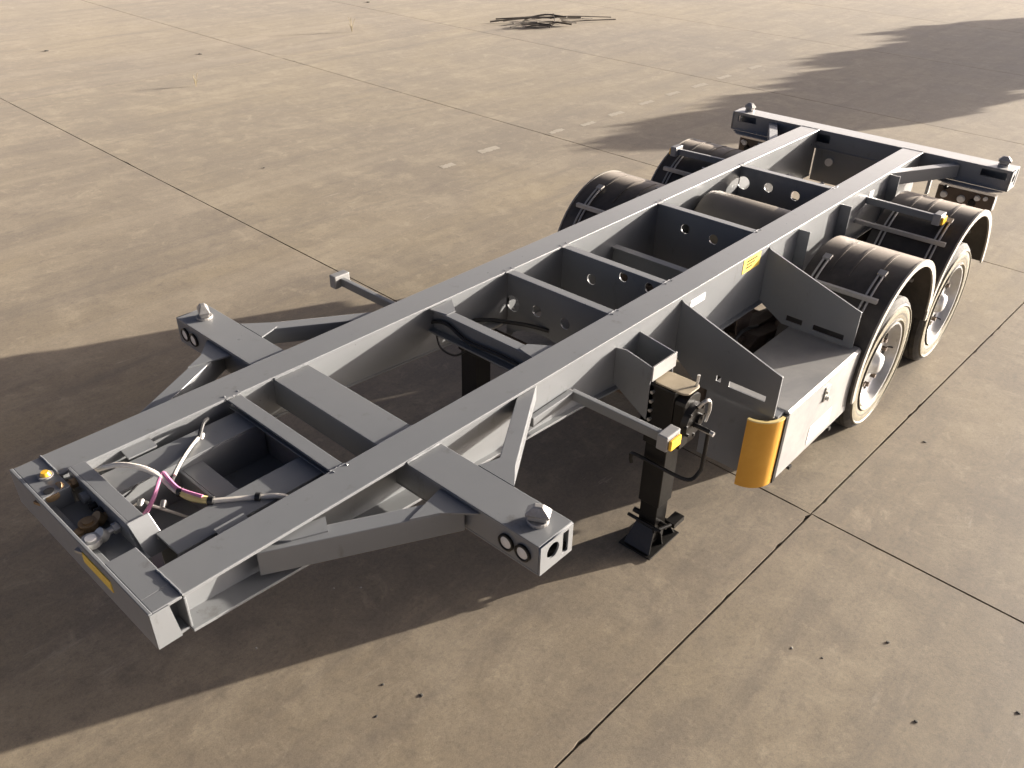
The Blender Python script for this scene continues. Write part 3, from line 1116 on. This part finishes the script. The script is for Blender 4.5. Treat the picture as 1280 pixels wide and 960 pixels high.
def make_wheel():
    """outer side faces -Y; origin at the hub centre"""
    mb = MB()
    prof = [(.302, -.118), (.296, -.130), (.286, -.128), (.278, -.10), (.270, -.085), (.258, -.067), (.235, -.055), (.15, -.06), (.145, -.048), (.23, -.044), (.268, -.055), (.285, .0), (.29, .10), (.302, .11)]
    mb.lathe(prof, 56, 'Y')
    wheel = mb.build('wheel', RIM, T, smooth=True)
    # tyre: tread and sidewalls
    mb = MB()
    pr = tyre_profile(-.135, .12, RW, .285)
    mb.lathe(pr, 72, 'Y')
    ty = mb.build('tyre', SIDEWALL, wheel, smooth=True)
    ty.data.materials.append(RUBBER)
    for p in ty.data.polygons:
        c = p.center
        rr = math.hypot(c.x, c.z)
        if rr > RW - .036 or c.y > 0 or abs(rr - .325) < .005:
            p.material_index = 1
    mb = MB()
    mb.lathe(tyre_profile(.155, .40, RW - .002, .285), 60, 'Y')
    mb.build('inner_tyre', RUBBER, wheel, smooth=True)
    mb = MB()
    mb.lathe([(.0, -.128), (.05, -.128), (.062, -.12), (.072, -.10), (.08, -.074), (.12, -.068), (.15, -.063), (.15, -.0485), (.0, -.0485)], 32, 'Y', closed=False)
    mb.build('hub', RIM, wheel, smooth=True)
    mb = MB()
    for i in range(10):
        a = 2 * PI * i / 10
        c = (.165 * math.cos(a), .0, .165 * math.sin(a))
        mb.cyl((c[0], -.058, c[2]), (c[0], -.092, c[2]), .017, 6)
    mb.build('lug_nuts', RUST, wheel)['kind'] = 'stuff'
    mb = MB()
    for i in range(10):
        a = 2 * PI * (i + .5) / 10
        c = (.218 * math.cos(a), .0, .218 * math.sin(a))
        mb.cyl((c[0], -.050, c[2]), (c[0], -.0625, c[2]), .026, 12)
    mb.build('hand_holes', BLACK, wheel)['kind'] = 'stuff'
    mb = MB()
    mb.tube([(.225, -.055, .10), (.24, -.08, .11), (.245, -.10, .112)], .004, 6, 3)
    mb.build('valve', BLACK, wheel)
    return wheel


def dup(o, loc, rotz):
    r = o.copy()
    COL.objects.link(r)
    r.matrix_parent_inverse = Matrix.Translation(-T.location)
    r.location = loc
    r.rotation_euler = (0, 0, rotz)
    for ch in o.children:
        c = ch.copy()
        COL.objects.link(c)
        c.parent = r
    return r


wheel = make_wheel()
for ch in wheel.children:
    ch.matrix_parent_inverse = Matrix.Identity(4)
AX = (3.51, 4.725)
wheel.location = (AX[0], -1.10, RW)
wheel.rotation_euler = (0, 0.4, 0)
w2 = dup(wheel, (AX[1], -1.10, RW), 0)
w2.rotation_euler = (0, 1.3, 0)
dup(wheel, (AX[0], 1.10, RW), PI)
dup(wheel, (AX[1], 1.10, RW), PI)

# axles, springs, hangers, brake chambers
for ax in AX:
    mb = MB()
    mb.cyl((ax, -.72, RW), (ax, .72, RW), .065, 20)
    axle = mb.build('axle', RUST, T, smooth=True)
    for s in (1, -1):
        mb = MB()
        for k in range(4):
            L = .52 - .09 * k
            z = .60 - .018 * k
            pts = [(ax + L * (i / 8 - 1), s * .45 - .035, z + .05 * (i / 8 - 1) ** 2) for i in range(17)]
            mb.prism(pts + [(p[0], p[1], p[2] - .015) for p in pts[::-1]], (0, .07, 0))
        mb.build('leaf_spring', RUST, axle)
        mb = MB()
        mb.prism([(ax - .62, s * .45 - .13, .60), (ax - .52, s * .45 - .13, .635), (ax + .10, s * .45 - .13, .52), (ax + .42, s * .45 - .13, .50),
                  (ax + .42, s * .45 - .13, .44), (ax - .08, s * .45 - .13, .40), (ax - .60, s * .45 - .13, .52)], (0, .26, 0))
        mb.build('trailing_arm', RUST, axle, bev=0.006)
        mb = MB()
        mb.cyl((ax + .30, s * .45, .502), (ax + .30, s * .45, .85), .12, 20, .115)
        mb.build('air_spring', CABLE, axle, smooth=True)
        mb = MB()
        mb.cyl((ax - .12, s * .26, .62), (ax - .12, s * .26, .80), .085, 18)
        mb.cyl((ax - .12, s * .26, .80), (ax - .12, s * .26, .82), .095, 18)
        mb.cyl((ax - .12, s * .26, .82), (ax - .12, s * .26, .93), .078, 18, .06)
        mb.build('brake_chamber', RUST, axle, smooth=True)
        mb = MB()
        mb.lathe([(.0, .52 * s), (.19, .52 * s), (.2, .54 * s), (.2, .70 * s), (.0, .70 * s)], 28, 'Y', (ax, 0, RW), closed=False)
        mb.build('brake_drum', RUST, axle, smooth=True)
for x in (2.90, 4.12, 5.32):
    for s in (1, -1):
        mb = MB()
        mb.prism([(x - .11, s * .45 - .05, .859), (x + .11, s * .45 - .05, .859), (x + .06, s * .45 - .05, .56), (x - .06, s * .45 - .05, .56)], (0, .008, 0))
        mb.prism([(x - .11, s * .45 + .042, .859), (x + .11, s * .45 + .042, .859), (x + .06, s * .45 + .042, .56), (x - .06, s * .45 + .042, .56)], (0, .008, 0))
        mb.cyl((x, s * .45 - .07, .62), (x, s * .45 + .07, .62), .03, 12)
        mb.build('spring_hanger', RUST, T)
mb = MB()
for (x, y, r) in ((2.35, -.62, .045), (2.2, -.64, .035), (2.62, -.60, .04)):
    mb.cyl((x, y, .55), (x, y, .72), r, 12)
mb.box(2.14, 3.0, -.735, -.46, .50, .52)  # dark plate added to cover the sunlit ground showing through this gap
valve = mb.build('valves_and_added_plate', RUST, T)
mb = MB()
for q in ((2.37, 2.41, -.65, -.61, .725, .735), (2.50, 2.58, -.64, -.63, .70, .712)):
    mb = MB()
    mb.box(*q)
    mb.build('valve_tag', STRAP, valve)
for pts in ([(2.1, -.6, .8), (2.4, -.62, .72), (2.7, -.58, .78), (3.0, -.55, .7)], [(2.1, -.7, .72), (2.5, -.75, .66), (2.9, -.7, .7)],
            [(4.4, .1, .9), (4.6, .2, .98), (4.9, .0, .85)], [(2.2, .1, .8), (2.5, -.1, .9), (2.9, .15, .85)]):
    mb = MB()
    mb.tube(pts, .012, 8, 5)
    mb.build('hose', CABLE, T, smooth=True)
# pale air springs parts and valve seen behind the fourth cross member
for p0, p1, r in (((5.0, .36, .95), (5.0, .27, 1.0), .05), ((4.95, .22, .98), (5.1, .12, .94), .02), ((5.0, .12, .99), (5.15, .2, .95), .016),
                  ((4.95, .06, .99), (5.16, .06, .97), .018), ((4.9, -.08, 1.0), (5.0, -.08, .98), .012)):
    mb = MB()
    mb.cyl(p0, p1, r, 12)
    mb.build('relay_valve', PALE, T, smooth=True)

# ------------------------------------------------ fenders
def fender(cx, cz, R, a0, a1, s, rod_a):
    ya, yb = .655, 1.225
    n = 30
    mb = MB()
    ou, inn = [], []
    for i in range(n + 1):
        a = math.radians(a0 + (a1 - a0) * i / n)
        ou.append((cx + R * math.cos(a), cz + R * math.sin(a)))
        inn.append((cx + (R - .008) * math.cos(a), cz + (R - .008) * math.sin(a)))
    y0, y1 = sorted((s * ya, s * yb))
    mb.prism([(x, y0, z) for x, z in ou + inn[::-1]], (0, y1 - y0, 0))
    # outer lip turned down
    f = mb.build('fender', PLASTIC, T, smooth=True)
    mb = MB()
    l2 = [(cx + (R - .04) * math.cos(math.radians(a0 + (a1 - a0) * i / n)), cz + (R - .04) * math.sin(math.radians(a0 + (a1 - a0) * i / n))) for i in range(n + 1)]
    o2 = [(cx + (R + .004) * math.cos(math.radians(a0 + (a1 - a0) * i / n)), cz + (R + .004) * math.sin(math.radians(a0 + (a1 - a0) * i / n))) for i in range(n + 1)]
    y0, y1 = sorted((s * (yb + .0015), s * (yb + .014)))
    mb.prism([(x, y0, z) for x, z in o2 + l2[::-1]], (0, y1 - y0, 0))
    mb.build('fender_lip', EDGE, f, smooth=True)
    # raised ribs running round the fender
    for yr in (.80, .92, 1.08):
        mb = MB()
        k0, k1 = int(n * .42), int(n * .60)
        seg = range(k0, k1 + 1)
        oo = [(cx + (R + .0045) * math.cos(math.radians(a0 + (a1 - a0) * i / n)), cz + (R + .0045) * math.sin(math.radians(a0 + (a1 - a0) * i / n))) for i in seg]
        ii = [(cx + (R + .0005) * math.cos(math.radians(a0 + (a1 - a0) * i / n)), cz + (R + .0005) * math.sin(math.radians(a0 + (a1 - a0) * i / n))) for i in seg]
        mb.prism([(x, s * yr - .008, z) for x, z in oo + ii[::-1]], (0, .016, 0))
        mb.build('rib', PLASTIC, f, smooth=True)
    # square rod bearing the fender, and U-shaped straps clamping it
    ra = math.radians(rod_a)
    rx, rz = cx + (R + .018) * math.cos(ra), cz + (R + .018) * math.sin(ra)
    mb = MB()
    mb.bar((rx, s * .47, rz), (rx, s * 1.17, rz), .03, .03)
    mb.build('fender_rod', STRAP, f, bev=0.003)
    for yr in (.74, 1.10):
        mb = MB()
        pts = []
        for dy in (-.015, .015):
            row = [(cx + (R + .010) * math.cos(math.radians(rod_a - 20 + 38 * i / 8 + 0.0)), s * yr + dy, cz + (R + .010) * math.sin(math.radians(rod_a - 20 + 38 * i / 8))) for i in range(9)]
            mb.tube(row if dy < 0 else row, .0075, 6, 0)
        for i in (0, 8):
            a = math.radians(rod_a - 20 + 38 * i / 8)
            c = Vector((cx + (R + .012) * math.cos(a), s * yr, cz + (R + .012) * math.sin(a)))
            tdir = Vector((-math.sin(a), 0, math.cos(a)))
            mb.bar(c - tdir * .022, c + tdir * .022, .05, .018, (math.cos(a), 0, math.sin(a)))
        mb.build('fender_strap', STRAP, f, smooth=True)
    # rear rod
    a = math.radians(28)
    rx, rz = cx + (R - .02) * math.cos(a), cz + (R - .02) * math.sin(a)
    mb = MB()
    mb.bar((rx, s * .47, rz), (rx, s * 1.1, rz), .026, .026)
    mb.build('fender_rod', STRAP, f)


for s in (1, -1):
    fender(3.66, .535, .605, 196, 6, s, 131)
    fender(4.86, .535, .615, 182, 4, s, 131)

# ------------------------------------------------ hoses and cables at the nose
def hose(pts, r, mt, par=T, nm='hose'):
    mb = MB()
    mb.tube(pts, r, 8, 6)
    return mb.build(nm, mt, par, smooth=True)


h = hose([(-0.93, 0.36, 1.18), (-0.857, 0.383, 1.200), (-0.836, 0.302, 1.260), (-0.789, 0.215, 1.300), (-0.741, 0.136, 1.300), (-0.712, 0.078, 1.280), (-0.702, 0.050, 1.260),
          (-0.697, 0.000, 1.245), (-0.674, -0.081, 1.235), (-0.636, -0.141, 1.235), (-0.599, -0.174, 1.235), (-0.491, -0.262, 1.235), (-0.440, -0.317, 1.240), (-0.401, -0.345, 1.21), (-0.3, -.40, 1.15)], .0105, GREYHOSE)
hose([(-0.692, -0.02, 1.249), (-0.674, -0.081, 1.240), (-0.640, -0.137, 1.238)], .0155, CREAM, h, 'sleeve')
for q in ((-0.690, -0.03, 1.246), (-0.632, -0.146, 1.236), (-0.50, -0.255, 1.236)):
    mb = MB()
    mb.cyl((q[0] - .006, q[1] + .008, q[2]), (q[0] + .006, q[1] - .008, q[2]), .018, 12)
    mb.build('cable_tie', CABLE, h, smooth=True)
hose([(-0.93, 0.07, 1.15), (-0.858, 0.035, 1.160), (-0.817, 0.011, 1.200), (-0.771, 0.020, 1.240), (-0.719, 0.062, 1.270), (-0.695, 0.072, 1.283), (-0.691, 0.036, 1.265), (-0.688, -.03, 1.256), (-.65, -.12, 1.25)], .0085, PINK)
hose([(-0.70, -.0, 1.235), (-0.691, 0.036, 1.250), (-0.605, 0.121, 1.250), (-0.501, 0.217, 1.235), (-0.457, 0.242, 1.232), (-0.407, 0.282, 1.262), (-.36, .33, 1.24)], .009, CABLE)
hose([(-0.66, 0.06, 1.26), (-0.605, 0.114, 1.258), (-0.52, 0.195, 1.243), (-0.46, 0.235, 1.243)], .006, GREYHOSE)
hose([(-0.93, 0.13, 1.15), (-0.78, 0.14, 1.15), (-0.768, 0.068, 1.17), (-0.712, 0.039, 1.120), (-0.660, -0.004, 1.08), (-.60, -.05, 1.05)], .006, GREYHOSE)
hose([(-0.93, 0.20, 1.21), (-0.80, 0.22, 1.222), (-0.74, 0.185, 1.224), (-0.82, 0.13, 1.222), (-.90, .14, 1.2)], .004, CABLE)
for q in ((-.80, .105, 1.16), (-.74, .05, 1.15), (-.45, .238, 1.222)):
    mb = MB()
    mb.cyl(q, (q[0] + .02, q[1] + .02, q[2] + .012), .012, 10)
    mb.build('hose_fitting', GALV, T, smooth=True)
# cables along the inside of the left beam and across the second cross member
hose([(0.10, 0.43, 1.10), (0.361, 0.425, 1.12), (0.443, 0.425, 1.12), (0.55, 0.425, 1.115), (0.66, 0.428, 1.07), (0.868, 0.43, 1.06), (1.0, 0.425, 1.09), (0.985, 0.367, 1.17), (0.98, 0.25, 1.20), (0.975, 0.10, 1.16), (0.975, -0.12, 1.17), (0.98, -.35, 1.16)], .010, CABLE)
hose([(0.20, 0.40, 1.09), (0.40, 0.40, 1.10), (0.50, 0.415, 1.13)], .010, GREYHOSE)
hose([(0.22, 0.385, 1.075), (0.38, 0.39, 1.09), (0.52, 0.41, 1.10), (0.60, .42, 1.1)], .008, BRASS)
mb = MB()
mb.box(.48, .55, .385, .425, 1.10, 1.15)
mb.build('junction_box', BLACK, T, bev=.004)
hose([(0.99, 0.35, 1.12), (0.955, 0.28, 1.06), (0.96, 0.18, 1.05), (0.97, 0.1, 1.11)], .006, CABLE)
mb = MB()
mb.cyl((.955, -.30, 1.17), (.99, -.30, 1.17), .028, 14)
mb.build('grommet', CABLE, T, smooth=True)
mb = MB()
mb.box(1.18, 1.42, .26, .33, 1.02, 1.035)
mb.build('valve_plate', GALV, T)
hose([(1.1, .42, 1.0), (1.3, .36, 1.06), (1.5, .2, 1.02), (1.58, .05, 1.0)], .012, CABLE)
mb = MB()
mb.cyl((1.15, .38, 1.03), (1.22, .33, 1.07), .03, 12)
mb.build('hose_fitting', BRASS, T, smooth=True)

# ---------------------------------------------------------------- things lying about the yard
def lump(name, x, y, r, mt, seed):
    rnd = random.Random(seed)
    r = r * .62
    bm = bmesh.new()
    bmesh.ops.create_icosphere(bm, subdivisions=2, radius=r)
    for v in bm.verts:
        k = 1 + .35 * noise.noise(v.co * (1.6 / r) + Vector((seed, 0, 0)))
        v.co = Vector((v.co.x * k * 1.25, v.co.y * k, v.co.z * k * .38))
    me = bpy.data.meshes.new(name)
    bm.to_mesh(me)
    bm.free()
    o = link(name, me, mt, None)
    o.location = (x, y, r * .2)
    o.rotation_euler = (0, 0, rnd.uniform(0, 6))
    return o


PEB = [(1.717, -2.1, .014, 0, 'dark pebble out on bare concrete right of the joint, nearest the tool box'),
       (1.353, -2.372, .013, 0, 'dark pebble low at the right, between two other pebbles'),
       (1.724, -2.704, .012, 0, 'dark pebble at the right edge of the picture'),
       (1.355, -1.763, .009, 1, 'pale chip on the concrete right of the long joint'),
       (1.40, -1.90, .008, 0, 'small dark crumb beside the pale chip'),
       (3.57, -1.62, .014, 0, 'dark pebble lying beside the joint, level with the front wheel'),
       (-0.077, -0.626, .013, 0, 'dark pebble in sunlight below the front bolster, rightmost of three'),
       (-0.16, -.45, .010, 0, 'dark pebble in sunlight below the front bolster, middle of three'),
       (-0.29, -.56, .009, 0, 'dark pebble in sunlight below the front bolster, lowest of three'),
       (0.16, 0.10, .008, 1, 'pale chip in shadow below the front brace, largest of them'),
       (0.06, 0.20, .007, 1, 'pale chip in shadow under the front brace, left one'),
       (-0.44, 0.16, .008, 1, 'pale chip in the trailer shadow near its sunlit edge'),
       (3.69, 6.208, .02, 0, 'dark pebble on open sunlit concrete left of the trailer'),
       (4.64, 14.41, .05, 0, 'dark lump far out at the top left of the yard'),
       (6.49, 12.35, .045, 0, 'dark lump beyond the upright weed at top left'),
       (12.52, 14.90, .06, 0, 'dark lump at the very top of the yard')]
for i, (x, y, r, k, lab) in enumerate(PEB):
    tag(lump('stone_chip' if k else 'pebble', x, y, r, PALEROCK if k else ROCK, i + 2), lab, 'stone', 'loose stones on the concrete')


def weed(x, y, hgt, lab, seed):
    rnd = random.Random(seed)
    mb = MB()
    for i in range(9):
        a = rnd.uniform(0, 2 * PI)
        L = hgt * rnd.uniform(.4, 1)
        l = rnd.uniform(.02, .09) * (hgt / .3)
        mb.tube([(x, y, -.005), (x + l * .4 * math.cos(a), y + l * .4 * math.sin(a), L * .6), (x + l * math.cos(a), y + l * math.sin(a), L)], .004, 4, 2)
    o = mb.build('dry_weed', STRAW)
    tag(o, lab, 'weed', 'dry weeds growing from the yard')


weed(5.197, 10.292, .22, 'small dry weed standing on bare concrete at upper left', 4)
weed(9.851, 12.201, .3, 'taller dry weed near the top centre left of the yard', 5)

# scrap pile
pile = bpy.data.objects.new('scrap_pile', None)
COL.objects.link(pile)
pile.location = (13.7, 10.0, 0)
tag(pile, 'tangle of dark bent scrap rods dumped on the far concrete', 'scrap')
rs = random.Random(11)
rods = [((12.7, 11.0, .03), (14.5, 9.9, .06)), ((12.9, 10.5, .04), (14.2, 10.3, .08)), ((13.2, 10.0, .04), (15.0, 9.3, .04)),
        ((13.4, 10.4, .10), (15.1, 9.5, .05)), ((12.6, 10.3, .02), (13.3, 9.75, .05)), ((13.3, 9.75, .03), (13.9, 10.2, .12)),
        ((13.1, 11.2, .02), (14.4, 10.6, .06)), ((13.1, 10.0, .10), (13.8, 9.6, .03)), ((12.8, 10.7, .07), (13.8, 10.1, .10)),
        ((13.5, 10.7, .03), (14.0, 9.9, .12)), ((14.0, 10.1, .06), (14.8, 9.8, .02)), ((12.85, 10.1, .02), (13.2, 9.7, .02))]
for a, b in rods:
    mid = Vector(a).lerp(Vector(b), .5) + Vector((rs.uniform(-.15, .15), rs.uniform(-.15, .15), rs.uniform(0, .05)))
    mb = MB()
    mb.tube([a, mid, b], rs.uniform(.010, .022), 6, 5)
    mb.build('rod', SCRAPWOOD, pile, smooth=True)
for q in ((12.9, 9.9), (13.7, 9.7), (14.1, 10.2)):
    mb = MB()
    mb.prism([(q[0] + rs.uniform(-.3, .3), q[1] + rs.uniform(-.25, .25), rs.uniform(.02, .15)) for _ in range(3)], (.0, .0, .03))
    mb.build('scrap_sheet', SCRAPWOOD, pile)

# ---------------------------------------------------------------- trees beyond the right of the yard (they throw the far shadow)
def tree(x, y, H, Rr, depth, lab, seed):
    """clear trunk under a leafy crown whose top is at H and which is depth metres tall"""
    rnd = random.Random(seed)
    root = bpy.data.objects.new('leafy_tree', None)
    COL.objects.link(root)
    root.location = (x, y, 0)
    tag(root, lab, 'tree', 'trees beside the yard')
    zc = H - depth / 2
    mb = MB()
    P = [(x + rnd.uniform(-.03, .03) * i, y + rnd.uniform(-.03, .03) * i, (zc + depth * .2) * i / 6) for i in range(7)]
    for i in range(6):
        mb.cyl(P[i], P[i + 1], .11 * (1 - i / 8), 8, .11 * (1 - (i + 1) / 8))
    for i in range(14):
        z = zc + depth * rnd.uniform(-.55, .15)
        a = rnd.uniform(0, 2 * PI)
        L = Rr * rnd.uniform(.6, 1.05)
        mb.cyl((x, y, z), (x + L * math.cos(a), y + L * math.sin(a), z + L * .4), .03, 6, .01)
    mb.build('trunk', BARK, root)
    bm = bmesh.new()
    for i in range(100):
        while True:
            u = Vector((rnd.uniform(-1, 1), rnd.uniform(-1, 1), rnd.uniform(-1, 1)))
            if u.length < 1:
                break
        c = Vector((x + u.x * Rr * .85, y + u.y * Rr * .85, zc + u.z * depth * .45))
        cr = rnd.uniform(.22, .42) * min(Rr, 1)
        for _ in range(75):
            d = Vector((rnd.gauss(0, 1), rnd.gauss(0, 1), rnd.gauss(0, .8))).normalized() * cr * rnd.random() ** .4
            p = c + d
            u = Vector((rnd.gauss(0, 1), rnd.gauss(0, 1), rnd.gauss(0, 1))).normalized()
            w = u.orthogonal().normalized()
            q = rnd.uniform(.06, .12)
            bm.faces.new([bm.verts.new(p + u * q * 1.4), bm.verts.new(p + w * q * .7), bm.verts.new(p - u * q * 1.4), bm.verts.new(p - w * q * .7)])
    me = bpy.data.meshes.new('crown')
    bm.to_mesh(me)
    bm.free()
    link('crown', me, LEAF, root)


TANE = math.tan(SUN_EL)


def tree_for(tipx, strip, Rr, length, lab, seed, dist=13):
    """a tree standing dist metres up-light of the tip of its shadow"""
    n = math.hypot(1, .47)
    tipy = strip - .47 * tipx
    tree(tipx + dist / n, tipy - .47 * dist / n, dist * TANE, Rr, length * n * TANE, lab, seed)


tree_for(7.8, 7.35, .55, 5.0, 'slim tree at the yard edge, its shadow tip reaching nearest the trailer', 21)
tree_for(9.0, 7.9, .6, 4.6, 'small tree at the yard edge, its shadow falling just behind the trailer', 22)
tree_for(10.6, 8.6, .6, 5.5, 'leafy tree at the yard edge, second shadow tip from the trailer', 23)
tree_for(12.6, 9.6, .75, 7.0, 'leafy tree at the yard edge, third shadow tip from the trailer', 24)
tree_for(15.0, 11.0, .9, 8.0, 'broad tree at the yard edge behind the third one', 25)
tree_for(18.3, 12.5, 1.0, 8.0, 'broad leafy tree farthest up the yard edge', 26)
tree_for(10.2, 7.6, .5, 3.4, 'smallest round tree between the others at the yard edge', 27)
tree_for(18.4, 11.4, 1.0, 8.0, 'dense broad tree at the yard edge towards the far end', 28)
tree_for(14.4, 9.9, .8, 6.0, 'dense tree in the middle of the row beside the yard', 29)
tree_for(12.4, 8.5, .5, 3.0, 'low round tree in front of the dense one at the yard edge', 30)
